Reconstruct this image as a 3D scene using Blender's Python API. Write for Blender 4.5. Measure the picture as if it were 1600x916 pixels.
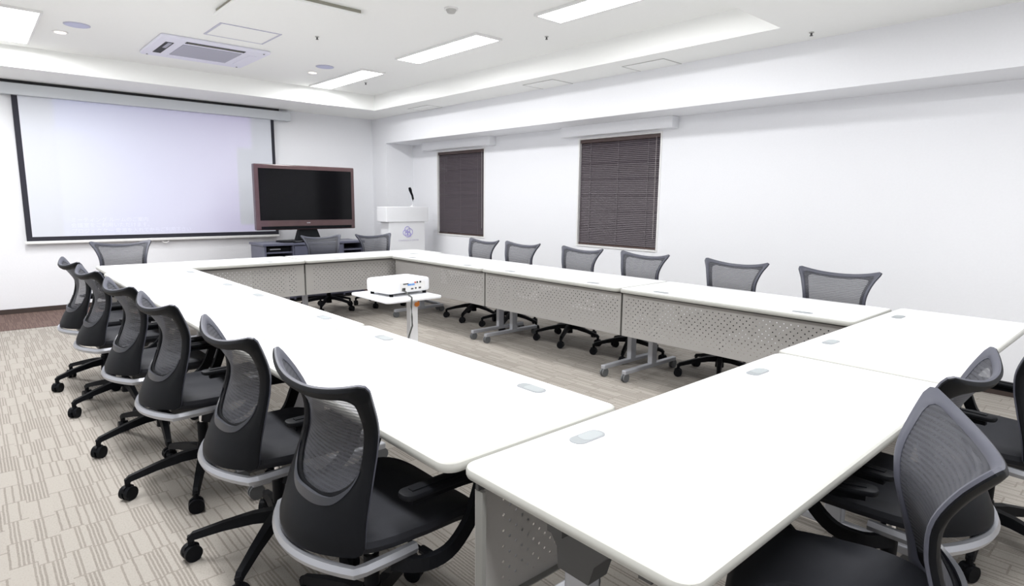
import bpy, bmesh, math, random
from mathutils import Vector, Matrix
random.seed(7)
PI = math.pi
SC = bpy.context.scene
COL = SC.collection
for o in list(bpy.data.objects): bpy.data.objects.remove(o)

# ---------------------------------------------------------------- camera
F_PX, YAW, PITCH, ROLL, CAM_H = 938.86, 0.7354, -0.1525, 0.0114, 1.3777
cd = bpy.data.cameras.new('camera'); cam = bpy.data.objects.new('camera', cd); COL.objects.link(cam)
fw = Vector((math.sin(YAW)*math.cos(PITCH), math.cos(YAW)*math.cos(PITCH), math.sin(PITCH)))
rt = Vector((math.cos(YAW), -math.sin(YAW), 0)); up = rt.cross(fw)
R_ = math.cos(ROLL)*rt + math.sin(ROLL)*up; U_ = -math.sin(ROLL)*rt + math.cos(ROLL)*up
m = Matrix((R_, U_, -fw)).transposed().to_4x4(); m.translation = Vector((0, 0, CAM_H))
cam.matrix_world = m
cd.sensor_width = 36; cd.lens = F_PX/1600*36; cd.clip_start = .02
SC.camera = cam

# ---------------------------------------------------------------- world, exposure
w = bpy.data.worlds.new('world'); SC.world = w; w.use_nodes = True
w.node_tree.nodes['Background'].inputs[0].default_value = (.25, .24, .3, 1)
w.node_tree.nodes['Background'].inputs[1].default_value = .35
vs = SC.view_settings; vs.view_transform = 'Standard'; vs.look = 'None'; vs.gamma = 1; vs.use_curve_mapping = False
EXPOSURE = 0.66
vs.exposure = EXPOSURE

# ---------------------------------------------------------------- dimensions
YW, XW, XP, YP = 9.03, 5.55, 5.05, 8.6      # screen wall, window wall, pillar side, pillar front
XL, YB = -1.9, -2.2                         # unseen left wall, wall behind the camera
ZS, ZC, ZB = 2.65, 2.86, 2.255              # soffit, coffer ceiling, beam underside
LAMP = [(3.55, 3.82, 6.53, 7.93), (3.55, 3.82, 4.44, 5.78), (3.55, 3.82, 2.3, 3.66),
        (0.33, 0.60, 6.43, 7.78), (0.33, 0.60, 4.40, 5.75), (0.33, 0.60, 2.3, 3.66)]
LAMP_ADDED = [(3.0, 3.27, -.6, .8), (0.33, 0.60, -.6, .8)]  # unseen lamps behind the camera, added to brighten the room
LIGHT_POWER = 34
def area(name, x0, x1, y0, y1, z, power, col=(.985, .985, 1)):
    d = bpy.data.lights.new(name, 'AREA'); d.shape = 'RECTANGLE'; d.size = x1-x0; d.size_y = y1-y0
    d.energy = power; d.color = col; d.spread = math.radians(180)
    o = bpy.data.objects.new(name, d); COL.objects.link(o); o.location = ((x0+x1)/2, (y0+y1)/2, z); return o
for L in LAMP: area('lamp_light', *L, ZC-.035, LIGHT_POWER*(.43 if L[0] > 2 else 1.12)*(1.4 if L[2] > 6 and L[0] > 2 else 1))
for L in LAMP_ADDED: area('lamp_light', *L, ZS-.035, LIGHT_POWER)

# ---------------------------------------------------------------- materials
def mat(name, col, rough=.5, metal=0, spec=.5, noise=0, nscale=40, bump=0, emit=None, es=0, trans=0):
    m = bpy.data.materials.new(name); m.use_nodes = True; nt = m.node_tree; b = nt.nodes['Principled BSDF']
    b.inputs['Base Color'].default_value = (*col, 1); b.inputs['Roughness'].default_value = rough
    b.inputs['Metallic'].default_value = metal; b.inputs['Specular IOR Level'].default_value = spec
    if emit: b.inputs['Emission Color'].default_value = (*emit, 1); b.inputs['Emission Strength'].default_value = es
    if trans: b.inputs['Transmission Weight'].default_value = trans
    if noise or bump:
        tc = nt.nodes.new('ShaderNodeTexCoord'); n = nt.nodes.new('ShaderNodeTexNoise'); n.inputs['Scale'].default_value = nscale
        n.inputs['Detail'].default_value = 4
        nt.links.new(tc.outputs['Object'], n.inputs['Vector'])
        if noise:
            mx = nt.nodes.new('ShaderNodeMix'); mx.data_type = 'RGBA'
            mx.inputs['A'].default_value = (*[c*(1-noise) for c in col], 1); mx.inputs['B'].default_value = (*[min(1, c*(1+noise)) for c in col], 1)
            nt.links.new(n.outputs['Fac'], mx.inputs['Factor']); nt.links.new(mx.outputs['Result'], b.inputs['Base Color'])
        if bump:
            bp = nt.nodes.new('ShaderNodeBump'); bp.inputs['Strength'].default_value = bump; bp.inputs['Distance'].default_value = .002
            nt.links.new(n.outputs['Fac'], bp.inputs['Height']); nt.links.new(bp.outputs['Normal'], b.inputs['Normal'])
    return m
M = {}
M['wall'] = mat('wall_paper', (.85, .86, .885), .85, noise=.02, nscale=60, bump=.25)
M['ceil'] = mat('ceiling_paint', (.93, .94, .92), .9, noise=.01, nscale=30, bump=.1)
M['white'] = mat('white_plastic', (.85, .86, .88), .45)
M['top'] = mat('tabletop_laminate', (.86, .86, .87), .4, noise=.01, nscale=90)
M['tedge'] = mat('tabletop_edge_band', (.43, .43, .40), .45)
M['edge'] = mat('white_paint', (.8, .8, .79), .5)
M['silver'] = mat('silver_paint', (.42, .43, .46), .35, metal=.35)
M['alu'] = mat('polished_aluminium', (.40, .41, .44), .3, metal=.7)
M['chrome'] = mat('chrome', (.75, .75, .77), .12, metal=1)
M['black'] = mat('black_plastic', (.0055, .006, .0075), .5, spec=.10, noise=.1, nscale=200)
M['seat'] = mat('black_seat_fabric', (.0135, .0145, .019), .65, spec=.3, noise=.35, nscale=900, bump=.3)
M['trimgrey'] = mat('slate_back_trim', (.066, .069, .090), .5)
M['bracket'] = mat('dark_grey_metal', (.06, .06, .06), .5)
M['wheel'] = mat('grey_rubber_wheel', (.11, .115, .12), .45)
M['grom'] = mat('grommet_grey', (.27, .29, .30), .5)
M['grom2'] = mat('grommet_light', (.33, .355, .365), .5)
M['base'] = mat('dark_baseboard', (.05, .035, .03), .5)
M['tvframe'] = mat('brown_glossy_frame', (.085, .050, .052), .2, noise=.2, nscale=8)
M['tvscreen'] = mat('black_screen_glass', (.004, .004, .005), .1, spec=.18)
M['screen'] = mat('projection_fabric', (.66, .685, .74), .9)
M['screenedge'] = mat('black_screen_border', (.02, .02, .03), .8)
M['case'] = mat('screen_case_grey', (.62, .65, .68), .5)
M['cab'] = mat('slate_cabinet', (.10, .105, .15), .35, noise=.06, nscale=20)
M['dark'] = mat('dark_recess', (.01, .01, .012), .6)
M['slat'] = mat('brown_blind_slat', (.085, .068, .078), .45)
M['blindcord'] = mat('blind_cord', (.3, .27, .27), .7)
M['ladder'] = mat('ladder_tape', (.16, .14, .15), .7)
M['frame_dk'] = mat('window_frame_brown', (.075, .045, .04), .4)
M['glass'] = mat('window_glass', (.30, .3, .36), .05, trans=.9)
M['diffuser'] = mat('lamp_diffuser', (.9, .9, .9), .6, emit=(1, .99, .98), es=3.0)
M['bulb'] = mat('warm_downlight', (.9, .85, .8), .6, emit=(1, .82, .72), es=1.1)
M['speaker'] = mat('speaker_grille', (.55, .57, .74), .7, noise=.1, nscale=500)
M['acgrille'] = mat('ac_grille', (.42, .42, .5), .6)
M['acbody'] = mat('ac_body', (.82, .82, .93), .5)
M['hatch'] = mat('hatch_frame', (.55, .55, .66), .5)
M['hatchgrey'] = mat('hatch_seam', (.52, .52, .5), .7)
M['seam'] = mat('panel_gap', (.38, .37, .31), .8)
M['logo'] = mat('lavender_print', (.42, .38, .72), .6)
M['text'] = mat('pale_print', (.62, .6, .72), .6)
M['red'] = mat('red_plastic', (.6, .05, .03), .4)
M['orange'] = mat('orange_plastic', (.8, .25, .03), .4)
M['blue'] = mat('blue_plastic', (.15, .35, .75), .4)
M['cable'] = mat('grey_cable', (.06, .065, .06), .5)
M['lettering'] = mat('silver_lettering', (.6, .6, .62), .3)

def carpet(name, light, dark, dens):
    m = bpy.data.materials.new(name); m.use_nodes = True; nt = m.node_tree; N = nt.nodes; L = nt.links
    b = N['Principled BSDF']; b.inputs['Roughness'].default_value = .95; b.inputs['Specular IOR Level'].default_value = .1
    g = N.new('ShaderNodeNewGeometry'); s = N.new('ShaderNodeSeparateXYZ'); L.new(g.outputs['Position'], s.inputs[0])
    def math_(op, a, b_=None, c=None):
        n = N.new('ShaderNodeMath'); n.operation = op
        for i, v in enumerate((a, b_, c)):
            if v is None: continue
            if isinstance(v, (int, float)): n.inputs[i].default_value = v
            else: L.new(v, n.inputs[i])
        return n.outputs[0]
    def wn(*v):
        n = N.new('ShaderNodeTexWhiteNoise'); n.noise_dimensions = '3D'; c = N.new('ShaderNodeCombineXYZ')
        for i, q in enumerate(v):
            if isinstance(q, (int, float)): c.inputs[i].default_value = q
            else: L.new(q, c.inputs[i])
        L.new(c.outputs[0], n.inputs['Vector']); return n.outputs['Value']
    nz = N.new('ShaderNodeTexNoise'); nz.inputs['Scale'].default_value = 14; L.new(g.outputs['Position'], nz.inputs['Vector'])
    xw = math_('ADD', s.outputs[0], math_('MULTIPLY', nz.outputs['Fac'], .005))
    # wide blocks, staggered, inside which narrow dark ribs run
    bc = math_('FLOOR', math_('DIVIDE', xw, .085)); boff = wn(bc, 3.1, 0.)
    by = math_('FLOOR', math_('ADD', math_('DIVIDE', s.outputs[1], .21), boff)); bval = wn(bc, by, 7.)
    fx = math_('DIVIDE', xw, .0135); cx = math_('FLOOR', fx); fr = math_('FRACT', fx)
    val = wn(cx, by, bc)
    dk = math_('LESS_THAN', val, math_('ADD', math_('MULTIPLY', bval, .24), dens-.12))
    rib = math_('MULTIPLY', dk, math_('LESS_THAN', fr, .55))
    fy = math_('FRACT', math_('ADD', math_('DIVIDE', s.outputs[1], .21), boff))
    br = math_('MULTIPLY', math_('LESS_THAN', fy, .035), .45)
    n2 = N.new('ShaderNodeTexNoise'); n2.inputs['Scale'].default_value = 150; n2.inputs['Detail'].default_value = 6; L.new(g.outputs['Position'], n2.inputs['Vector'])
    fac = math_('ADD', math_('MAXIMUM', math_('MULTIPLY', rib, .50), br), math_('MULTIPLY', math_('SUBTRACT', n2.outputs['Fac'], .5), .9))
    fac = math_('ADD', fac, math_('MULTIPLY', bval, .08))
    mx = N.new('ShaderNodeMix'); mx.data_type = 'RGBA'; mx.inputs['A'].default_value = (*light, 1); mx.inputs['B'].default_value = (*dark, 1)
    L.new(fac, mx.inputs['Factor']); L.new(mx.outputs['Result'], b.inputs['Base Color'])
    bp = N.new('ShaderNodeBump'); bp.inputs['Strength'].default_value = .4; bp.inputs['Distance'].default_value = .003
    L.new(n2.outputs['Fac'], bp.inputs['Height']); L.new(bp.outputs['Normal'], b.inputs['Normal'])
    return m
M['carpet'] = carpet('striped_carpet', (.37, .345, .31), (.155, .135, .115), .54)
M['carpet2'] = carpet('border_carpet', (.17, .12, .105), (.07, .045, .04), .5)

def perforated():
    m = bpy.data.materials.new('perforated_grey_steel'); m.use_nodes = True; nt = m.node_tree; N = nt.nodes; L = nt.links
    b = N['Principled BSDF']; b.inputs['Base Color'].default_value = (.36, .35, .335, 1); b.inputs['Roughness'].default_value = .5
    tc = N.new('ShaderNodeTexCoord'); s = N.new('ShaderNodeSeparateXYZ'); L.new(tc.outputs['Object'], s.inputs[0])
    def ma(op, a, b_=None):
        n = N.new('ShaderNodeMath'); n.operation = op
        for i, v in enumerate((a, b_)):
            if v is None: continue
            if isinstance(v, (int, float)): n.inputs[i].default_value = v
            else: L.new(v, n.inputs[i])
        return n.outputs[0]
    P = .044
    def lattice(off):
        fx = ma('SUBTRACT', ma('FRACT', ma('ADD', ma('DIVIDE', s.outputs[0], P), off)), .5)
        fz = ma('SUBTRACT', ma('FRACT', ma('ADD', ma('DIVIDE', s.outputs[2], P), off)), .5)
        return ma('ADD', ma('MULTIPLY', fx, fx), ma('MULTIPLY', fz, fz))
    d = ma('MINIMUM', lattice(0.), lattice(.5))
    hole = ma('LESS_THAN', d, (.0042/P)**2)
    inz = ma('MULTIPLY', ma('GREATER_THAN', s.outputs[2], .375), ma('LESS_THAN', s.outputs[2], .655))
    inx = ma('LESS_THAN', ma('ABSOLUTE', s.outputs[0]), .80)
    hole = ma('MULTIPLY', hole, ma('MULTIPLY', inz, inx))
    t = N.new('ShaderNodeBsdfTransparent'); mx = N.new('ShaderNodeMixShader')
    L.new(hole, mx.inputs[0]); L.new(b.outputs[0], mx.inputs[1]); L.new(t.outputs[0], mx.inputs[2])
    L.new(mx.outputs[0], N['Material Output'].inputs[0])
    return m
M['perf'] = perforated()

def meshmat(name, col, alpha, scale=420):
    m = bpy.data.materials.new(name); m.use_nodes = True; nt = m.node_tree; N = nt.nodes; L = nt.links
    b = N['Principled BSDF']; b.inputs['Base Color'].default_value = (*col, 1); b.inputs['Roughness'].default_value = .6
    tc = N.new('ShaderNodeTexCoord'); wv = N.new('ShaderNodeTexWave'); wv.inputs['Scale'].default_value = 28; wv.bands_direction = 'Z'
    wv.inputs['Distortion'].default_value = .6
    L.new(tc.outputs['Object'], wv.inputs['Vector'])
    mr = N.new('ShaderNodeMapRange'); mr.inputs['To Min'].default_value = alpha-.08; mr.inputs['To Max'].default_value = alpha+.08
    L.new(wv.outputs['Fac'], mr.inputs['Value'])
    t = N.new('ShaderNodeBsdfTransparent'); mx = N.new('ShaderNodeMixShader')
    L.new(mr.outputs[0], mx.inputs[0]); L.new(t.outputs[0], mx.inputs[1]); L.new(b.outputs[0], mx.inputs[2])
    L.new(mx.outputs[0], N['Material Output'].inputs[0]); return m
M['mesh'] = meshmat('backrest_mesh', (.056, .058, .069), .77)

# ---------------------------------------------------------------- mesh helpers
class MB:
    def __init__(s): s.bm = bmesh.new()
    def box(s, x0, x1, y0, y1, z0, z1, bev=0, seg=2, T=None):
        b = bmesh.new(); bmesh.ops.create_cube(b, size=1)
        for v in b.verts: v.co = Vector(((x0+x1)/2+v.co.x*(x1-x0), (y0+y1)/2+v.co.y*(y1-y0), (z0+z1)/2+v.co.z*(z1-z0)))
        if bev: bmesh.ops.bevel(b, geom=b.edges[:], offset=bev, segments=seg, affect='EDGES', profile=.5)
        return s.add(b, T)
    def add(s, b, T=None):
        if T is not None: bmesh.ops.transform(b, matrix=T, verts=b.verts)
        me = bpy.data.meshes.new('t'); b.to_mesh(me); b.free(); s.bm.from_mesh(me); bpy.data.meshes.remove(me); return s
    def cyl(s, p0, p1, r0, r1=None, n=16):
        p0, p1 = Vector(p0), Vector(p1); d = p1-p0; b = bmesh.new()
        bmesh.ops.create_cone(b, cap_ends=True, segments=n, radius1=r0, radius2=r0 if r1 is None else r1, depth=d.length)
        T = Matrix.Translation((p0+p1)/2) @ d.to_track_quat('Z', 'Y').to_matrix().to_4x4()
        return s.add(b, T)
    def sweep(s, pts, prof, upv=(0, 0, 1), scales=None, closed=False):
        """sweep a 2D profile (side, up) along points"""
        pts = [Vector(p) for p in pts]; n = len(pts); rings = []
        for i, p in enumerate(pts):
            if closed: t = pts[(i+1) % n]-pts[i-1]
            else: t = pts[min(i+1, n-1)]-pts[max(i-1, 0)]
            t.normalize(); u = Vector(upv); sd = t.cross(u)
            if sd.length < 1e-4: sd = Vector((1, 0, 0))
            sd.normalize(); uu = sd.cross(t); k = scales[i] if scales else (1, 1)
            if not isinstance(k, tuple): k = (k, k)
            rings.append([s.bm.verts.new(p+sd*a*k[0]+uu*b*k[1]) for a, b in prof])
        m_ = len(prof)
        for i in range(n if closed else n-1):
            A, B = rings[i], rings[(i+1) % n]
            for j in range(m_): s.bm.faces.new((A[j], A[(j+1) % m_], B[(j+1) % m_], B[j]))
        if not closed:
            s.bm.faces.new(rings[0][::-1]); s.bm.faces.new(rings[-1])
        return s
    def tube(s, pts, r, n=8, closed=False, scales=None):
        return s.sweep(pts, [(r*math.cos(2*PI*k/n), r*math.sin(2*PI*k/n)) for k in range(n)], scales=scales, closed=closed)
    def loft(s, rings):
        R = [[s.bm.verts.new(p) for p in r] for r in rings]; n = len(R[0])
        for A, B in zip(R, R[1:]):
            for j in range(n): s.bm.faces.new((A[j], A[(j+1) % n], B[(j+1) % n], B[j]))
        s.bm.faces.new(R[0][::-1]); s.bm.faces.new(R[-1]); return s
    def slab(s, x0, x1, y0, y1, z0, z1, r=.03, bev=.006, n=6):
        def ring(ins, z):
            out = []; rr = max(r-ins, .0005)
            for cx, cy, a in ((x1-ins-rr, y1-ins-rr, 0), (x0+ins+rr, y1-ins-rr, 90), (x0+ins+rr, y0+ins+rr, 180), (x1-ins-rr, y0+ins+rr, 270)):
                for k in range(n+1):
                    t = math.radians(a+90*k/n); out.append((cx+rr*math.cos(t), cy+rr*math.sin(t), z))
            return out
        q = [(bev, z0), (bev*.3, z0+bev*.3), (0, z0+bev), (0, z1-bev), (bev*.3, z1-bev*.3), (bev, z1)]
        return s.loft([ring(i, z) for i, z in q])
    def prism(s, outline, axis, a0, a1):
        """outline in the two other axes, extruded along axis"""
        def P(p, a):
            return {'x': (a, p[0], p[1]), 'y': (p[0], a, p[1]), 'z': (p[0], p[1], a)}[axis]
        return s.loft([[P(p, a0) for p in outline], [P(p, a1) for p in outline]])
    def build(s, name, material, parent=None, smooth=False, loc=None):
        bmesh.ops.recalc_face_normals(s.bm, faces=s.bm.faces)
        me = bpy.data.meshes.new(name); s.bm.to_mesh(me); s.bm.free()
        for mm in (material if isinstance(material, list) else [material]): me.materials.append(mm)
        if smooth:
            for p in me.polygons: p.use_smooth = True
            try: me.set_sharp_from_angle(angle=math.radians(38))
            except Exception: pass
        o = bpy.data.objects.new(name, me); COL.objects.link(o)
        if parent: o.parent = parent
        if loc: o.location = loc
        return o
def tag(o, label=None, cat=None, group=None, kind=None):
    if label: o['label'] = label
    if cat: o['category'] = cat
    if group: o['group'] = group
    if kind: o['kind'] = kind
    return o
def thing(name, label, cat, loc=(0, 0, 0), rz=0, group=None):
    o = bpy.data.objects.new(name, None); COL.objects.link(o); o.location = loc; o.rotation_euler = (0, 0, rz)
    o.empty_display_size = .1
    return tag(o, label, cat, group)
def copy_tree(o, parent=None):
    c = o.copy(); COL.objects.link(c); c.parent = parent
    for ch in list(o.children): copy_tree(ch, c)
    return c
def struct(name, mb, m_): o = mb.build(name, m_); return tag(o, kind='structure')
def lbl(o, s): o['label'] = s; return o

# ================================================================ ROOM
struct('floor', MB().box(XL-.2, XW+.4, YB-.2, YW+.2, -.1, 0), M['carpet'])
b = MB().box(XL, XP, 7.93, YW, 0, .004); o = b.build('carpet_border', M['carpet2'])
tag(o, kind='structure'); o.name = 'trim_1'
struct('wall_front', MB().box(XL-.2, XP+.1, YW, YW+.2, 0, 3.1), M['wall'])
struct('wall_left', MB().box(XL-.2, XL, YB, YW, 0, 3.1), M['wall'])
struct('wall_back', MB().box(XL-.2, XW+.4, YB-.2, YB, 0, 3.1), M['wall'])
# pillar in the corner
o = struct('wall_pillar', MB().box(XP, XW+.3, YP, YW+.2, 0, 3.1), M['wall'])
# window wall with two openings
WINS = [(6.74, 7.92, .835, 2.125), (3.79, 4.97, .84, 2.125)]
b = MB(); ys = [YB, 3.79, 4.97, 6.74, 7.92, YP]
for a, c in ((YB, 3.79), (4.97, 6.74), (7.92, YP)): b.box(XW, XW+.3, a, c, 0, 3.1)
for (a, c, z0, z1) in WINS:
    b.box(XW, XW+.3, a, c, 0, z0); b.box(XW, XW+.3, a, c, z1, 3.1)
struct('wall_right', b, M['wall'])
# beam along the window wall + the box heads over the windows
struct('trim_2', MB().box(XP, XW, YB, YP, ZB, ZS+.3), M['wall'])
struct('trim_3', MB().box(5.43, XW, 3.6, 5.16, 2.135, ZB, bev=.004), M['wall'])
struct('trim_4', MB().box(5.43, XW, 6.5, 8.16, 2.135, ZB, bev=.004), M['wall'])
# ceiling with the coffer
CX0, CX1, CY0, CY1 = -1.2, 4.56, 2.14, 8.06
b = MB()
b.box(XL-.2, XP+.2, CY1, YW+.2, ZS, ZS+.5).box(CX1, XP+.2, YB-.2, CY1, ZS, ZS+.5)
b.box(XL-.2, CX1, YB-.2, CY0, ZS, ZS+.5).box(XL-.2, CX0, CY0, CY1, ZS, ZS+.5)
b.box(CX0-.1, CX1+.1, CY0-.1, CY1+.1, ZC, ZC+.3)
struct('ceiling', b, M['ceil'])
struct('baseboard_front', MB().box(XL, XP, YW-.012, YW, .004, .06, bev=.002), M['base'])
struct('baseboard_right', MB().box(XW-.012, XW, YB, YP, 0, .06, bev=.002), M['base'])

# windows: frame, glass
for i, (a, c, z0, z1) in enumerate(WINS):
    win = bpy.data.objects.new('window_%d' % (i+1), None); COL.objects.link(win); win.location = (XW+.2, (a+c)/2, (z0+z1)/2); tag(win, kind='structure')
    hy, hz = (c-a)/2, (z1-z0)/2; f = .045
    b = MB().box(0, .05, -hy, hy, -hz, -hz+f).box(0, .05, -hy, hy, hz-f, hz).box(0, .05, -hy, -hy+f, -hz+f, hz-f).box(0, .05, hy-f, hy, -hz+f, hz-f)
    b.box(0, .05, hy-.27, hy-.045, -hz+f, hz-f)
    b.build('window_frame', M['frame_dk'], win)
    MB().box(.02, .028, -hy+f, hy-.27, -hz+f, hz-f).build('glass', M['glass'], win)
    # white reveal trim
    t = .02
    b = MB().box(-.205, -.06, -hy, -hy+t, -hz, hz).box(-.205, -.06, hy-t, hy, -hz, hz).box(-.205, -.06, -hy+t, hy-t, hz-t, hz).box(-.21, -.06, -hy+t, hy-t, -hz, -hz+t)
    b.build('window_trim', M['edge'], win)

# ================================================================ BLINDS
def blind(i, a, c, z0, z1, label):
    a += .022; c -= .022; z0 += .022; z1 -= .022
    r = thing('venetian_blind', label, 'blind', (XW+.03, (a+c)/2, z0), 0, 'brown blinds')
    h = z1-z0; hw = (c-a)/2
    MB().box(-.02, .02, -hw, hw, h-.04, h, bev=.003).build('headrail', M['frame_dk'], r)
    n = int((h-.06)/.0205); b = MB()
    for k in range(n):
        z = .035+k*(h-.085)/(n-1); th = math.radians(56 if k % 9 else 48)
        dx, dz = .0125*math.cos(th), .0125*math.sin(th)
        pr = [(-dx, -dz), (-.002, .002), (dx, dz), (dx, dz+.0008), (-.003, .003), (-dx, -dz+.0008)]
        b.prism([(q[0], z+q[1]) for q in pr], 'y', -hw+.004, hw-.004)
    b.build('slats', M['slat'], r)
    MB().box(-.012, .012, -hw, hw, .0, .018, bev=.003).build('bottom_rail', M['frame_dk'], r)
    for q in (-.72, 0, .72):
        MB().box(-.014, -.0125, q*hw-.002, q*hw+.002, .01, h-.03).build('ladder_tape', M['ladder'], r)
    MB().cyl((-.03, -hw+.05, h-.03), (-.03, -hw+.045, .12), .0035, n=8).build('tilt_wand', M['blindcord'], r)
blind(1, *WINS[0], 'brown slatted blind covering the farther window, near the lectern')
blind(2, *WINS[1], 'brown slatted blind covering the nearer, larger looking window')

# ================================================================ CEILING THINGS
def lamp(x0, x1, y0, y1, z, label):
    r = thing('ceiling_lamp', label, 'ceiling light', ((x0+x1)/2, (y0+y1)/2, z), 0, 'recessed tube lights')
    hx, hy = (x1-x0)/2, (y1-y0)/2; t = .02
    MB().box(-hx-t, hx+t, -hy-t, -hy, -.02, 0).box(-hx-t, hx+t, hy, hy+t, -.02, 0).box(-hx-t, -hx, -hy, hy, -.02, 0).box(hx, hx+t, -hy, hy, -.02, 0).build('frame', M['edge'], r)
    MB().box(-hx, hx, -hy, hy, -.018, -.002).build('diffuser', M['diffuser'], r)
ll = ['long recessed ceiling light farthest from the camera, right row beside the screen', 'long recessed ceiling light in the middle of the right row',
      'recessed ceiling light cut by the top edge, nearest of the right row', 'recessed ceiling light at the top left corner of the picture',
      'recessed ceiling light of the left row, behind the one in the corner', 'recessed ceiling light of the left row nearest the camera']
for L, s in zip(LAMP, ll): lamp(*L, ZC, s)
for L, s in zip(LAMP_ADDED, ('added unseen fill light on the low ceiling behind the camera, window side', 'added unseen fill light on the low ceiling behind the camera, left side')): lamp(*L, ZS, s)

r = thing('air_conditioner', 'square four-way ceiling air conditioner with grey intake grille', 'air conditioner', (1.98, 6.92, ZC))
MB().slab(-.5, .5, -.47, .47, -.03, 0, r=.03, bev=.01).build('panel', M['acbody'], r)
MB().box(-.27, .27, -.27, .27, -.036, -.029, bev=.002).build('intake_grille', M['acgrille'], r)
for sx, sy in ((0, -1), (0, 1), (-1, 0), (1, 0)):
    if sx: q = (sx*.385-.035, sx*.385+.035, -.27, .27)
    else: q = (-.27, .27, sy*.365-.033, sy*.365+.033)
    v = MB().box(*q, -.0335, -.0295).build('air_outlet', M['dark'] if (sx, sy) in ((-1, 0), (0, -1)) else M['acbody'], r)
    if (sx, sy) == (-1, 0):
        MB().box(sx*.385-.012, sx*.385+.02, -.26, -.02, -.037, -.033).build('louver', M['acgrille'], v)
    if (sx, sy) == (0, -1):
        MB().box(-.25, .25, sy*.365-.004, sy*.365+.004, -.036, -.0335).build('louver', M['seam'], v)
for sx, sy in ((-1, 1), (1, 1), (1, -1)): MB().cyl((sx*.44, sy*.42, -.034), (sx*.44, sy*.42, -.029), .009).build('corner_screw', M['bracket'], r)

def hatch(x, y, z, hx, hy, mt, label, t=.016):
    r = thing('access_hatch', label, 'ceiling hatch', (x, y, z), 0, 'ceiling access hatches')
    MB().box(-hx-t, hx+t, -hy-t, -hy, -.005, 0).box(-hx-t, hx+t, hy, hy+t, -.005, 0).box(-hx-t, -hx, -hy, hy, -.005, 0).box(hx, hx+t, -hy, hy, -.005, 0).build('hatch_frame', mt, r)
    MB().box(-hx+.004, hx-.004, -hy+.004, hy-.004, -.004, 0).build('hatch_door', M['ceil'], r)
hatch(2.04, 5.97, ZC, .25, .23, M['hatch'], 'square ceiling hatch with lavender frame beside the air conditioner')
hatch(4.99, 3.51, ZS, .225, .225, M['hatchgrey'], 'ceiling hatch on the low ceiling, nearest the camera', .007)
hatch(4.96, 4.86, ZS, .225, .225, M['hatchgrey'], 'ceiling hatch on the low ceiling, second from the camera', .007)
hatch(4.92, 7.3, ZS, .12, .24, M['hatchgrey'], 'small ceiling hatch on the low ceiling next to the far corner', .006)
# dropped rectangular board
r = thing('ceiling_board', 'white rectangular board hung just under the ceiling, dark gap along its edges', 'ceiling panel', (2.06, 4.97, ZC))
MB().box(-.44, .44, -.41, .41, -.045, -.028, bev=.002).build('board', M['ceil'], r)
b = MB().box(-.425, .425, -.395, .395, -.028, 0); b.build('mounting_frame', M['seam'], r)

for i, (x, y) in enumerate(((.80, 7.09), (3.22, 7.14))):
    r = thing('downlight', ('round warm downlight by the left corner light, on the ceiling', 'round warm downlight next to the farthest long ceiling light')[i], 'downlight', (x, y, ZC), 0, 'downlights')
    MB().cyl((0, 0, -.006), (0, 0, 0), .062, n=24).build('ring', M['edge'], r)
    MB().cyl((0, 0, -.009), (0, 0, -.006), .045, n=24).build('bulb', M['bulb'], r)
for i, (x, y) in enumerate(((.88, 6.70), (3.19, 6.74))):
    r = thing('ceiling_speaker', ('round flush ceiling speaker beside the left downlight', 'round flush ceiling speaker beside the right downlight')[i], 'speaker', (x, y, ZC), 0, 'ceiling speakers')
    MB().cyl((0, 0, -.005), (0, 0, 0), .10, n=32).build('rim', M['hatch'], r)
    MB().cyl((0, 0, -.008), (0, 0, -.005), .09, n=32).build('grille', M['speaker'], r)
r = thing('smoke_detector', 'small round white smoke detector on the ceiling above the cart', 'smoke detector', (2.97, 4.03, ZC))
MB().cyl((0, 0, -.012), (0, 0, 0), .055, n=24).build('base', M['edge'], r)
MB().cyl((0, 0, -.035), (0, 0, -.012), .03, .042, n=24).build('sensor_cap', M['hatchgrey'], r)
for i, (x, y, z) in enumerate(((4.08, 4.08, ZC), (3.98, 7.25, ZC), (4.83, 2.03, ZS), (2.57, 5.57, ZC))):
    r = thing('sprinkler', ('sprinkler head right of the middle long ceiling light', 'sprinkler head near the far corner of the raised ceiling', 'sprinkler head on the low ceiling at the top edge of the picture', 'sprinkler head between the hung board and the ceiling hatch')[i], 'sprinkler', (x, y, z), 0, 'sprinkler heads')
    MB().cyl((0, 0, -.006), (0, 0, 0), .018, n=16).build('escutcheon', M['hatchgrey'], r)
    MB().cyl((0, 0, -.024), (0, 0, -.006), .007, n=12).cyl((0, 0, -.027), (0, 0, -.024), .012, n=12).build('head', M['bracket'], r)

# ================================================================ PROJECTION SCREEN
r = thing('projection_screen', 'wide white pull-down projection screen with black border on the far wall', 'projection screen', (0, YW, 0))
SX0, SX1, SZ0, SZ1 = .50, 3.43, .845, 2.5
MB().box(.33, 3.66, -.13, -.012, 2.49, 2.615, bev=.006).build('case', M['case'], r)
MB().box(.30, 3.50, -.10, -.0, 2.615, 2.649).build('mounting_rail', M['dark'], r)
sh = MB().box(SX0+.055, SX1-.045, -.064, -.060, SZ0+.05, SZ1).build('screen_sheet', M['screen'], r)
b = MB().box(SX0, SX0+.055, -.064, -.060, SZ0, SZ1).box(SX1-.045, SX1, -.064, -.060, SZ0, SZ1).box(SX0+.055, SX1-.045, -.064, -.060, SZ0, SZ0+.05)
b.build('black_border', M['screenedge'], r)
MB().box(SX0-.02, SX1+.01, -.078, -.046, SZ0-.035, SZ0, bev=.008).build('bottom_bar', M['edge'], r)
MB().tube([(1.93+.035*math.cos(t*PI/8), -.062, SZ0-.045-.02*math.sin(t*PI/8)) for t in range(9)], .006).build('pull_handle', M['edge'], r)
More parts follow.
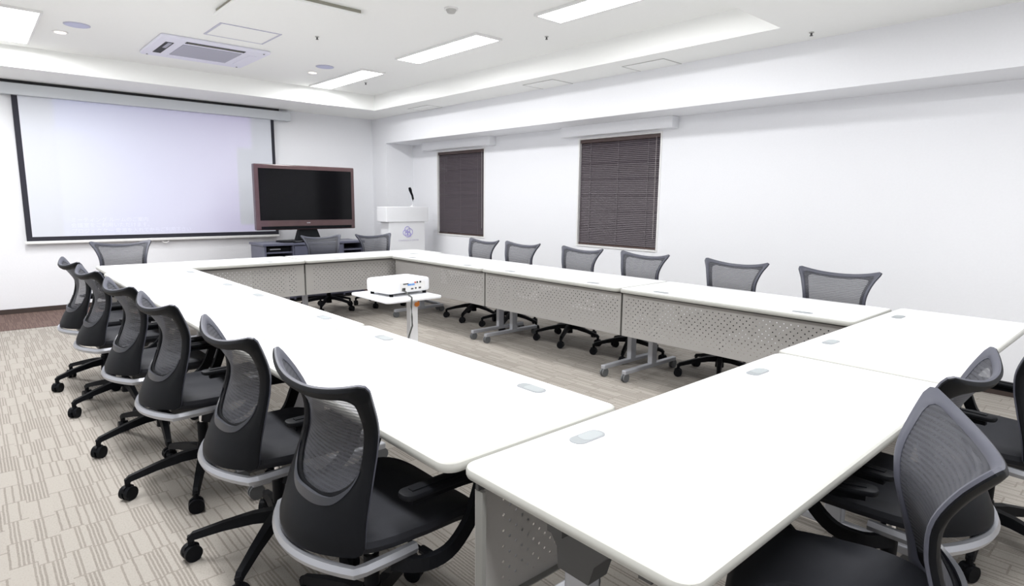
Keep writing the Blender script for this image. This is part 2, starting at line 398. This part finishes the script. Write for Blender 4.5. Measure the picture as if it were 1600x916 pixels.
# projected caption, light lettering near the lower left of the sheet
def text_mesh(name, s, size, mt, parent, loc, rot, depth=.0008, align='LEFT', squash=1):
    cu = bpy.data.curves.new(name, 'FONT'); cu.body = s; cu.size = size; cu.extrude = depth; cu.align_x = align
    to = bpy.data.objects.new('tmp', cu); COL.objects.link(to)
    dg = bpy.context.evaluated_depsgraph_get(); me = bpy.data.meshes.new_from_object(to.evaluated_get(dg))
    bpy.data.objects.remove(to); me.materials.clear(); me.materials.append(mt)
    o = bpy.data.objects.new(name, me); COL.objects.link(o); o.parent = parent; o.location = loc; o.rotation_euler = rot; o.scale = (squash, 1, 1)
    return o
M['caption'] = mat('pale_caption', (.76, .79, .84), .9)
for s, z in (('ミーティング ルームのご案内', 1.065), ('会議室をご利用いただけます。', 1.0), ('プロジェクター 電源を入れてからご利用下さい', .93)):
    text_mesh('caption_line', s, .062, M['caption'], r, (.93, -.0645, z), (PI/2, 0, 0))

# ================================================================ TV, CABINET
TY = 8.1
r = thing('television', 'large flat television with brown glossy frame standing on the slate cabinet', 'television', (3.50, TY, .79))
W, Z0, Z1 = .70, .165, 1.025
MB().box(-W, W, -.04, .05, Z0, Z1, bev=.012).build('frame', M['tvframe'], r)
MB().box(-W+.05, W-.05, -.043, -.039, Z0+.13, Z1-.055).build('screen', M['tvscreen'], r)
MB().box(-W+.06, W-.06, -.046, -.04, Z0+.012, Z0+.05, bev=.002).build('speaker_strip', M['black'], r)
MB().prism([(-W*.8, .05), (W*.8, .05), (W*.6, .11), (-W*.6, .11)], 'z', Z0+.06, Z1-.08).build('rear_housing', M['black'], r)
text_mesh('lettering', 'SONY'[:0] + 'BRAVIA'[:0] + 'mmm', .022, M['lettering'], r, (0, -.0405, Z0+.085), (PI/2, 0, 0), align='CENTER')
MB().slab(-.42, .42, -.17, .15, 0, .02, r=.1, bev=.006).build('stand_foot', M['black'], r, smooth=True)
MB().loft([[(-.17, -.05, .02), (.17, -.05, .02), (.17, .06, .02), (-.17, .06, .02)], [(-.12, -.01, Z0+.03), (.12, -.01, Z0+.03), (.12, .05, Z0+.03), (-.12, .05, Z0+.03)]]).build('stand_neck', M['black'], r)
r = thing('tv_cabinet', 'low slate grey cabinet with open shelves under the television', 'cabinet', (3.51, TY, 0))
MB().box(-.72, .72, -.26, .26, .76, .79, bev=.003).build('top', M['cab'], r)
for x0, x1 in ((-.70, -.675), (-.33, -.31), (.38, .40), (.675, .70)): MB().box(x0, x1, -.24, .25, .03, .76).build('side_panel', M['cab'], r)
MB().box(-.675, .675, .22, .24, .03, .76).build('back_panel', M['dark'], r)
for z in (.05, .38, .66): MB().box(-.675, .675, -.23, .22, z, z+.02).build('shelf', M['cab'], r)
d = MB().box(-.305, .375, -.25, -.235, .07, .75, bev=.003).build('door', M['cab'], r)
MB().box(.33, .345, -.265, -.25, .45, .6, bev=.003).build('handle', M['silver'], d)
MB().box(-.69, .69, -.2, .2, 0, .03).build('plinth', M['dark'], r)
r = thing('media_player', 'black media player on the open shelf at the left of the cabinet', 'media player', (3.51-.5, TY-.04, .681))
MB().box(-.15, .15, -.17, .15, 0, .055, bev=.004).build('case', M['black'], r)
MB().box(-.12, .02, -.173, -.169, .025, .04).build('display', M['silver'], r)
for s, (a_, c_) in enumerate((((3.2, TY-.22, .79), (3.05, TY-.24, .815)),)):
    r = thing('remote_control', 'black remote control lying on the cabinet in front of the television', 'remote control', (3.28, TY-.21, .79), .3)
    MB().box(-.085, .085, -.022, .022, 0, .018, bev=.005).build('body', M['black'], r)
    MB().box(-.05, .05, -.012, .012, .018, .02).build('buttons', M['silver'], r)

# ================================================================ LECTERN
r = thing('lectern', 'white lectern with wide head and lavender round emblem on its front', 'lectern', (4.86, 7.86, 0))
MB().box(-.31, .31, -.15, .08, 0, 1.05, bev=.004).build('body', M['white'], r)
MB().box(-.36, .36, -.17, .10, 1.05, 1.27, bev=.006).build('head', M['white'], r)
b = MB()
for k, (cx, cz, rr) in enumerate(((-.035, .0, .04), (.0, .045, .045), (.04, .01, .05), (.005, -.02, .045), (.03, -.03, .03))):
    pts = [(cx+rr*math.cos(t*PI/12), -.153, .89+cz+rr*math.sin(t*PI/12)) for t in range(24)]
    b.tube(pts, .0045, n=6, closed=True)
b.build('emblem', M['logo'], r)
text_mesh('lettering', 'CONFERENCE CENTER', .034, M['text'], r, (0.02, -.1525, .765), (PI/2, 0, 0), align='CENTER')
r = thing('microphone', 'slim black microphone on a bent stem standing on the lectern', 'microphone', (5.03, 7.84, 1.27))
MB().cyl((0, 0, 0), (0, 0, .012), .03, n=20).build('foot', M['white'], r)
MB().tube([(0, 0, .01), (.012, 0, .04), (.01, 0, .08), (.0, 0, .11)], .005).build('stem', M['white'], r)
MB().tube([(.012, 0, .085), (.020, 0, .115), (.010, 0, .165), (-.012, 0, .21), (-.026, 0, .25), (-.04, 0, .285)], .016, n=10, scales=[.7, 1, 1.0, 1.1, 1.5, 1.1]).build('handset', M['black'], r, smooth=True)

# ================================================================ TABLES
def caster(b, x, y, r=.035):
    b.cyl((x-.016, y, r), (x-.004, y, r), r, n=20); b.cyl((x+.004, y, r), (x+.016, y, r), r, n=20); b.cyl((x-.004, y, r), (x+.004, y, r), r*.5, n=12)
def make_table(L, D, name='folding_table'):
    """origin on the floor at the middle; inner long edge towards +y, length along x"""
    r = thing(name, '-', 'table'); hl, hd = L/2-.003, D/2
    MB().slab(-hl, hl, -hd, hd, .69, .72, r=.045, bev=.010).build('tabletop', [M['top'], M['tedge']], r, smooth=True)
    for p in r.children[0].data.polygons:
        if abs(p.normal.z) < .93: p.material_index = 1
    for s in (-1, 1):
        g = MB().slab(s*.51-.062, s*.51+.062, hd-.122, hd-.068, .7195, .7222, r=.026, bev=.001).build('grommet', M['grom'], r)
        MB().slab(s*.51-.026, s*.51+.052, hd-.117, hd-.073, .722, .7228, r=.018, bev=.0003).build('grommet_cap', M['grom2'], g)
    py = hd-.06
    b = MB().box(-hl+.006, hl-.006, py-.0008, py+.0008, .345, .674)
    b.build('modesty_panel', M['perf'], r)
    MB().box(-hl+.006, hl-.006, py-.012, py-.001, .672, .691).build('shade_strip', M['bracket'], r)  # dark strip standing in for the shadow line under the tabletop
    b = MB()
    for s in (-1, 1):
        x = s*(hl-.006); b.box(min(x, x-s*.012), max(x, x-s*.012), py-.028, py-.001, .345, .674)
    b.box(-hl+.006, hl-.006, py-.02, py-.001, .343, .346)
    b.build('panel_flange', M['flange'], r)
    MB().box(-hl+.03, hl-.03, .0, .045, .655, .69).box(-hl+.03, hl-.03, -hd+.10, -hd+.13, .665, .69).build('underframe', M['bracket'], r)
    for s in (-1, 1):
        x = s*(hl-.10)
        g = MB().box(x-.022, x+.022, -.035, .035, .09, .60, bev=.006).box(x-.02, x+.02, -hd+.03, hd+.02, .062, .095, bev=.006).build('leg', M['silver'], r)
        b = MB().prism([(-.11, .69), (.10, .69), (.10, .665), (.05, .60), (.045, .55), (-.045, .55), (-.06, .60), (-.11, .655)], 'x', x-.032, x+.032)
        b.build('bracket', M['bracket'], g)
        for yy in (-hd+.05, hd): 
            b = MB(); caster(b, x, yy); b.box(x-.012, x+.012, yy-.02, yy+.02, .045, .065)
            b.build('caster', M['wheel'], g, smooth=True)
    return r
M['flange'] = mat('grey_painted_steel', (.24, .24, .225), .5)
RT = math.radians
# rows (x,y centre, length, depth, rotation, label)
near = make_table(1.79, .66)
side = make_table(1.672, .70)
R_ROW = (3.66+4.41)/2; L_ROW = (.865+1.54)/2
first = {'n': True, 's': True}
def put(kind, x, y, rz, label):
    src = near if kind == 'n' else side
    o = src if first[kind] else copy_tree(src); first[kind] = False
    o.location = (x, y, 0); o.rotation_euler.z = rz; o['label'] = label; o['group'] = 'white folding tables in a ring'; return o
put('n', .86+.895, 1.147-.33, 0, 'white folding table nearest the camera, running across the bottom of the picture')
put('n', .86+.895*3+.007, 1.160-.33, RT(-.15), 'white folding table at the near right corner of the ring, beside the bottom one')
NL = ['nearest the camera', 'in the middle', 'farthest from the camera']
for k in range(3):
    y = 1.152+1.672*(k+.5)
    put('s', 1.53-.35, y, -PI/2, 'white folding table of the left row, ' + NL[k])
for k in range(3):
    y = 1.170+1.672*(k+.5)
    put('s', 3.665+.35, y, PI/2, 'white folding table of the window side row, ' + NL[k])
for k in range(2):
    put('n', .86+.895*(2*k+1), 6.190+.33, PI, ('white folding table of the far row, in front of the screen', 'white folding table of the far row, in front of the television')[k])

# ================================================================ CHAIRS
def make_chair():
    """origin on the floor under the column, sitter faces +y"""
    r = thing('mesh_office_chair', '-', 'chair')
    # base: hub and five legs with twin casters
    MB().cyl((0, 0, .085), (0, 0, .20), .034, .028, n=20).build('hub', M['black'], r, smooth=True)
    for k in range(5):
        a = RT(90+72*k+BASE_TURN); c, s = math.cos(a), math.sin(a)
        pts = [(.02, .155), (.10, .150), (.21, .128), (.315, .100), (.332, .085)]
        wd = [(1.25, 1.5), (1.1, 1.3), (.9, 1.0), (.75, .85), (.7, .6)]
        b = MB().sweep([(p[0]*c, p[0]*s, p[1]) for p in pts], [(-.021, -.016), (-.014, .014), (.014, .014), (.021, -.016)], scales=wd)
        b.cyl(((.325)*c, (.325)*s, .062), ((.325)*c, (.325)*s, .10), .012, n=10)
        lg = b.build('leg', M['black'], r)
        T = Matrix.Translation(((.325)*c, (.325)*s, 0)) @ Matrix.Rotation(a+1.1*k, 4, 'Z')
        b = MB()
        for q in (-1, 1):
            bb = MB().cyl((q*.005, 0, .032), (q*.024, 0, .032), .032, n=20); b.add(bb.bm, T)
        bb = MB().prism([(-.030, .040), (.030, .040), (.026, .060), (.012, .068), (-.012, .068), (-.026, .060)], 'x', -.0055, .0055); b.add(bb.bm, T)
        b.build('caster', M['black'], lg, smooth=True)
    MB().cyl((0, 0, .20), (0, 0, .30), .024, n=16).build('column', M['black'], r, smooth=True)
    MB().cyl((0, 0, .30), (0, 0, .385), .014, n=16).build('gas_spring', M['chrome'], r, smooth=True)
    m_ = MB().prism([(-.13, .385), (.12, .385), (.14, .41), (.14, .428), (-.15, .428), (-.15, .405)], 'x', -.075, .075).build('tilt_mechanism', M['bracket'], r)
    MB().cyl((.07, .03, .40), (.20, .05, .385), .006, n=8).cyl((.20, .05, .385), (.235, .055, .382), .013, n=10).build('lever', M['black'], m_)
    # seat cushion: rounded pan with a front roll
    def seat_ring(sc, z):
        out = []
        for k in range(40):
            t = 2*PI*k/40; c, s = math.cos(t), math.sin(t); e = .42
            x = .245*sc*math.copysign(abs(c)**e, c); y = .235*sc*math.copysign(abs(s)**e, s)+.045
            drop = -.035*max(0, (y-.12)/.15)**2 + .012*(x/.24)**2
            x *= (1-.10*max(0, (-y+.0)/.2))
            out.append((x, y, z+drop))
        return out
    MB().loft([seat_ring(.84, .428), seat_ring(.96, .437), seat_ring(1, .455), seat_ring(.985, .472), seat_ring(.92, .482), seat_ring(.6, .478), seat_ring(.2, .474)]).build('seat', M['seat'], r, smooth=True)
    # polished rail: rear arc plus two side arms
    pts = []
    for k in range(17):
        u = -1+2*k/16; pts.append((.235*u, -.255+.075*u*u, .430))
    pts = [(-.245, -.0, .436), (-.245, -.06, .434), (-.243, -.155, .432)] + pts + [(.243, -.155, .432), (.245, -.06, .434), (.245, .0, .436)]
    MB().sweep(pts, [(-.011, -.012), (-.011, .012), (.008, .015), (.014, .0), (.008, -.015)]).build('seat_rail', M['alu'], r, smooth=True)
    # backrest
    TAB = [(-.15, .238, -.285), (0, .235, -.250), (.2, .221, -.203), (.4, .209, -.155), (.55, .204, -.132), (.7, .214, -.135), (.85, .239, -.168), (1, .280, -.218), (1.15, .300, -.28)]
    def tab(v):
        v = min(max(v, -.1), 1.1)
        for i in range(1, len(TAB)-2):
            if v <= TAB[i+1][0] or i == len(TAB)-3: break
        if v < TAB[1][0]: i = 0
        p = [TAB[min(max(i+d, 0), len(TAB)-1)] for d in (-1, 0, 1, 2)]; t = (v-p[1][0])/(p[2][0]-p[1][0]); out = []
        for c in (1, 2):
            m1 = (p[2][c]-p[0][c])/max(1e-6, p[2][0]-p[0][0])*(p[2][0]-p[1][0]); m2 = (p[3][c]-p[1][c])/max(1e-6, p[3][0]-p[1][0])*(p[2][0]-p[1][0])
            out.append((2*t**3-3*t*t+1)*p[1][c]+(t**3-2*t*t+t)*m1+(-2*t**3+3*t*t)*p[2][c]+(t**3-t*t)*m2)
        return out
    def S(u, v):
        """u -1..1 across, v 0..1 up"""
        hw, y = tab(v)
        wrap = .040+.060*max(0, 1-v/.5)**1.5+.020*max(0, (v-.6)/.4)
        return Vector((hw*u, y+wrap*abs(u)**2.1, (.448 + .442*v) + .045*max(0, v)**2*abs(u)**2.2 + .010*(1-v)*u*u))
    def Nrm(u, v):
        e = .01; a = S(u+e, v)-S(u-e, v); c = S(u, v+e)-S(u, v-e); n = a.cross(c); n.normalize(); return -n   # towards +y
    def rrect(u0, u1, v0, v1, ru, rb, rv_t, rv_b, n):
        """rounded rectangle in (u, v), n points starting bottom left, top and bottom corners differ"""
        P = []
        for cu, cv, a, ra, rb_ in ((u1-ru, v1-rv_t, 0, ru, rv_t), (u0+ru, v1-rv_t, 90, ru, rv_t), (u0+rb, v0+rv_b, 180, rb, rv_b), (u1-rb, v0+rv_b, 270, rb, rv_b)):
            for k in range(13):
                t = math.radians(a+90*k/12); P.append((cu+ra*math.cos(t), cv+rb_*math.sin(t)))
        # resample by length (u weighs half, v weighs one)
        P.append(P[0]); D = [0]
        for a, b_ in zip(P, P[1:]): D.append(D[-1]+math.hypot((b_[0]-a[0])*.25, (b_[1]-a[1])*.47))
        out = []; k = 0
        for i in range(n):
            t = D[-1]*i/n
            while D[k+1] < t: k += 1
            f = (t-D[k])/max(1e-9, D[k+1]-D[k]); out.append((P[k][0]+(P[k+1][0]-P[k][0])*f, P[k][1]+(P[k+1][1]-P[k][1])*f))
        return out
    n = 108
    def lerp(a, c, f): return (a[0]+(c[0]-a[0])*f, a[1]+(c[1]-a[1])*f)
    def angular(loop, cen):
        """resample a loop at the directions of the outer loop so the two match up"""
        return loop
    outer = rrect(-1, 1, 0, 1, .10, .10, .05, .05, n)
    inner = rrect(-.80, .80, .30, .935, .16, .62, .08, .20, n)
    trim_in = rrect(-.90, .90, .04, .955, .12, .16, .06, .08, n)
    def ring_mesh(a, c, secs, mt, nm, front):
        b = MB(); V = []
        for f, d in secs:
            V.append([b.bm.verts.new(S(*lerp(a[k], c[k], f)) + Nrm(*lerp(a[k], c[k], f))*d) for k in range(n)])
        for i in range(len(V)):
            A, B = V[i], V[(i+1) % len(V)]
            for j in range(n): b.bm.faces.new((A[j], A[(j+1) % n], B[(j+1) % n], B[j]))
        return b.build(nm, mt, r, smooth=True)
    ring_mesh(outer, inner, [(0, -.003), (.12, -.010), (.45, -.013), (.85, -.010), (1, -.003), (1, .001), (.5, .001), (0, .001)], M['black'], 'back_frame', 0)
    # lumbar lip: raised crescent round the bottom of the opening
    lipk = [k for k in range(n) if inner[k][1] < .50]
    lipk.sort(key=lambda k: math.atan2(inner[k][0], -(inner[k][1]-.62)))
    b = MB(); pts = [S(*lerp(outer[k], inner[k], .86)) - Nrm(*lerp(outer[k], inner[k], .86))*.011 for k in lipk]
    sc_ = [(max(.12, math.sin(PI*i/(len(pts)-1))), max(.12, math.sin(PI*i/(len(pts)-1))**1.5)) for i in range(len(pts))]
    b.sweep(pts, [(-.007, -.018), (-.007, .016), (.004, .018), (.007, -.012)], upv=(0, 0, 1), scales=sc_)
    lbl(b.build('lumbar_lip', M['lip'], r, smooth=True), 'slate crescent lip under the mesh opening')
    lbl(ring_mesh(outer, trim_in, [(0, .0015), (.02, .008), (.35, .011), (.8, .009), (1, .005), (1, .0015)], M['trimgrey'], 'back_trim', 1), 'slate grey trim facing the sitter')
    # mesh stretched over the front, from trim to trim
    b = MB(); cen = (0, .5); fs = [1.01, .9, .75, .6, .45, .3, .15]
    V = [[b.bm.verts.new(S(*lerp(cen, trim_in[k], f)) + Nrm(*lerp(cen, trim_in[k], f))*.003) for k in range(n)] for f in fs]
    for A, B in zip(V, V[1:]):
        for j in range(n): b.bm.faces.new((A[j], A[(j+1) % n], B[(j+1) % n], B[j]))
    c_ = b.bm.verts.new(S(*cen)+Nrm(*cen)*.003)
    for j in range(n): b.bm.faces.new((V[-1][j], V[-1][(j+1) % n], c_))
    b.build('back_mesh', M['mesh'], r, smooth=True)
    # armrests: pad on a loop strut that curves down and back under the seat
    for s in (-1, 1):
        pts = [(s*.22, -.06, .402), (s*.27, .0, .395), (s*.285, .08, .405), (s*.285, .15, .46), (s*.285, .185, .53), (s*.285, .20, .585), (s*.285, .17, .605), (s*.285, .08, .610), (s*.285, -.04, .610)]
        fine = []
        for i in range(len(pts)-1):
            for q in range(4):
                p0, p1, p2, p3 = [Vector(pts[min(max(i+d, 0), len(pts)-1)]) for d in (-1, 0, 1, 2)]; t = q/4
                fine.append(.5*((2*p1)+(-p0+p2)*t+(2*p0-5*p1+4*p2-p3)*t*t+(-p0+3*p1-3*p2+p3)*t**3))
        fine.append(Vector(pts[-1]))
        arm = MB().sweep(fine, [(-.020, -.010), (-.020, .010), (.020, .010), (.020, -.010)], upv=(s*1., 0, 0.001)).build('armrest', M['black'], r)
        MB().slab(s*.285-.030, s*.285+.030, -.07, .17, .610, .627, r=.025, bev=.006).build('arm_pad', M['black'], arm, smooth=True)
    return r
BASE_TURN = 28
M['lip'] = mat('slate_lumbar_lip', (.035, .038, .048), .4)
proto = make_chair(); used = [False]
def put_chair(x, y, rz, label, group, turn=0):
    o = proto if not used[0] else copy_tree(proto); used[0] = True
    o.location = (x, y, 0); o.rotation_euler.z = rz; o['label'] = label; o['group'] = group
    for ch in o.children:
        if ch.name.startswith('leg'): ch.rotation_euler.z = RT(turn)
    return o
ORD = ['first', 'second', 'third', 'fourth', 'fifth', 'sixth']
# left row, facing +x
for k, (x, y, a, tr) in enumerate(((.83, 1.55, 1, 5), (.81, 2.24, 0, -20), (.76, 3.07, 2, 2), (.73, 3.77, 3, 15), (.70, 4.62, 3, 24), (.68, 5.30, 4, 22))):
    put_chair(x, y, RT(-90+a), 'black mesh swivel chair of the left row, %s from the camera' % ORD[k], 'chairs along the left row of tables', tr)
# window side row, facing -x
for k, (x, y, a) in enumerate(((4.36, 1.57, 2), (4.36, 2.34, 0), (4.36, 3.22, -2), (4.36, 3.96, 0), (4.36, 4.82, 2), (4.36, 5.49, 0))):
    put_chair(x, y, RT(90+a), 'black mesh swivel chair of the window side row, %s from the camera' % ORD[k], 'chairs along the window side row of tables')
# far row, facing -y
for k, (x, y, a) in enumerate(((1.15, 7.07, 0), (3.29, 7.06, 2), (3.985, 6.99, 2))):
    put_chair(x, y, RT(180+a), ('black mesh swivel chair of the far row, in front of the screen', 'black mesh swivel chair of the far row, in front of the slate cabinet', 'black mesh swivel chair of the far row, in front of the lectern')[k], 'chairs along the far row of tables', 36 if k == 0 else 0)
# near row, facing +y
for k, (x, y, a) in enumerate(((1.455, .41, 23), (2.16, .52, 0), (2.97, .40, -6))):
    put_chair(x, y, RT(a), ('black mesh swivel chair in the lower right corner, showing its whole grey back', 'black mesh swivel chair at the right edge, its top just above the table edge', 'black mesh swivel chair cut by the right edge of the picture, farthest of three')[k], 'chairs along the near tables')

# ================================================================ PROJECTOR CART
r = thing('projector_cart', 'small white pedestal cart inside the ring of tables carrying the projector', 'cart', (2.43, 4.03, 0))
MB().slab(-.245, .245, -.285, .285, .63, .65, r=.04, bev=.006).build('tray', M['white'], r, smooth=True)
MB().box(.045, .115, -.13, -.07, .05, .63, bev=.008).build('column', M['white'], r)
MB().box(-.20, .20, -.03, .03, .615, .632).build('tray_bracket', M['edge'], r)
b = MB().box(-.24, -.20, -.26, .24, .05, .08, bev=.008).box(.20, .24, -.26, .24, .05, .08, bev=.008).box(-.22, .22, -.10, -.04, .05, .08, bev=.008)
f = b.build('foot_frame', M['white'], r)
for sx in (-1, 1):
    for sy in (-.24, .22):
        b = MB(); caster(b, sx*.22, sy, .027); b.build('caster', M['wheel'], f, smooth=True)
MB().cyl((.115, -.10, .575), (.135, -.10, .575), .022, n=20).cyl((.10, -.128, .575), (.10, -.14, .575), .018, n=16).build('height_knob', M['orange'], r)
PR = RT(6)
r = thing('projector', 'white projector with ports facing the camera, on the cart', 'projector', (2.47, 4.06, .65), PR)
MB().slab(-.205, .205, -.155, .155, .022, .125, r=.045, bev=.018).build('body', M['white'], r, smooth=True)
pp = MB().box(-.10, .14, -.157, -.1545, .035, .100, bev=.0008).build('port_panel', M['edge'], r)
for q, (x, z, w_, h_, mt) in enumerate(((-.07, .05, .028, .024, 'dark'), (-.05, .092, .05, .006, 'dark'), (-.015, .083, .034, .013, 'blue'), (.02, .083, .026, .013, 'blue'),
        (.04, .097, .012, .010, 'red'), (.060, .097, .012, .012, 'dark'), (.09, .097, .014, .012, 'dark'), (.01, .05, .022, .010, 'bracket'), (.045, .052, .014, .012, 'bracket'), (.085, .052, .022, .012, 'bracket'))):
    MB().box(x-w_/2, x+w_/2, -.160, -.156, z-h_/2, z+h_/2).build('port', M[mt], pp)
for sx in (-1, 1):
    for sy in (-1, 1): MB().cyl((sx*.16, sy*.12, 0), (sx*.16, sy*.12, .026), .015, n=14).build('foot', M['black'], r)
MB().cyl((-.11, .150, .075), (-.11, .172, .075), .038, n=28).build('lens', M['black'], r, smooth=True)
for k in range(1):
    o = MB().tube([(2.40, 3.888, .70), (2.405, 3.85, .69), (2.40, 3.80, .672), (2.385, 3.735, .664), (2.375, 3.728, .60), (2.38, 3.73, .52), (2.385, 3.735, .45), (2.36, 3.74, .38), (2.31, 3.72, .28), (2.28, 3.70, .12), (2.25, 3.62, .016), (2.1, 3.5, .008), (1.85, 3.6, .008)], .006).build('power_cable', M['cable'])
    tag(o, 'dark cable hanging from the projector down to the carpet', 'cable')

# the projector's own beam: a soft lavender field thrown on the screen
PL = Vector((2.36, 4.26, .75)); d = bpy.data.lights.new('projector_beam', 'SPOT'); d.spot_size = RT(62); d.spot_blend = 0; d.shadow_soft_size = .01
d.energy = 105; d.use_nodes = True
nt = d.node_tree; N = nt.nodes; L = nt.links; em = N['Emission']
lo = bpy.data.objects.new('projector_beam', d); COL.objects.link(lo)
# beam axis straight at the wall (+y); light looks along local -Z, local +Y up
lo.matrix_world = Matrix.Translation(PL) @ Matrix(((1, 0, 0), (0, 0, -1), (0, 1, 0))).to_4x4()
tc = N.new('ShaderNodeTexCoord'); sp = N.new('ShaderNodeSeparateXYZ'); L.new(tc.outputs['Normal'], sp.inputs[0])
def ma(op, a, b_=None):
    n = N.new('ShaderNodeMath'); n.operation = op
    for i, v in enumerate((a, b_)):
        if v is None: continue
        if isinstance(v, (int, float)): n.inputs[i].default_value = v
        else: L.new(v, n.inputs[i])
    return n.outputs[0]
DY = YW-.064-PL.y
az = ma('ABSOLUTE', sp.outputs[2]); gx = ma('MULTIPLY', ma('DIVIDE', sp.outputs[0], az), DY); gz = ma('MULTIPLY', ma('DIVIDE', sp.outputs[1], az), DY)
X0, X1, Z0_, Z1_ = .87-PL.x, 3.1-PL.x, .90-PL.z, 2.49-PL.z
mk = ma('MULTIPLY', ma('MULTIPLY', ma('GREATER_THAN', gx, X0), ma('LESS_THAN', gx, X1)), ma('MULTIPLY', ma('GREATER_THAN', gz, Z0_), ma('LESS_THAN', gz, Z1_)))
fx = ma('DIVIDE', ma('SUBTRACT', gx, X0), X1-X0)
cr = N.new('ShaderNodeMix'); cr.data_type = 'RGBA'; cr.inputs['A'].default_value = (.22, .26, 1, 1); cr.inputs['B'].default_value = (.55, .22, 1, 1)
L.new(fx, cr.inputs['Factor']); L.new(cr.outputs['Result'], em.inputs['Color']); L.new(mk, em.inputs['Strength'])
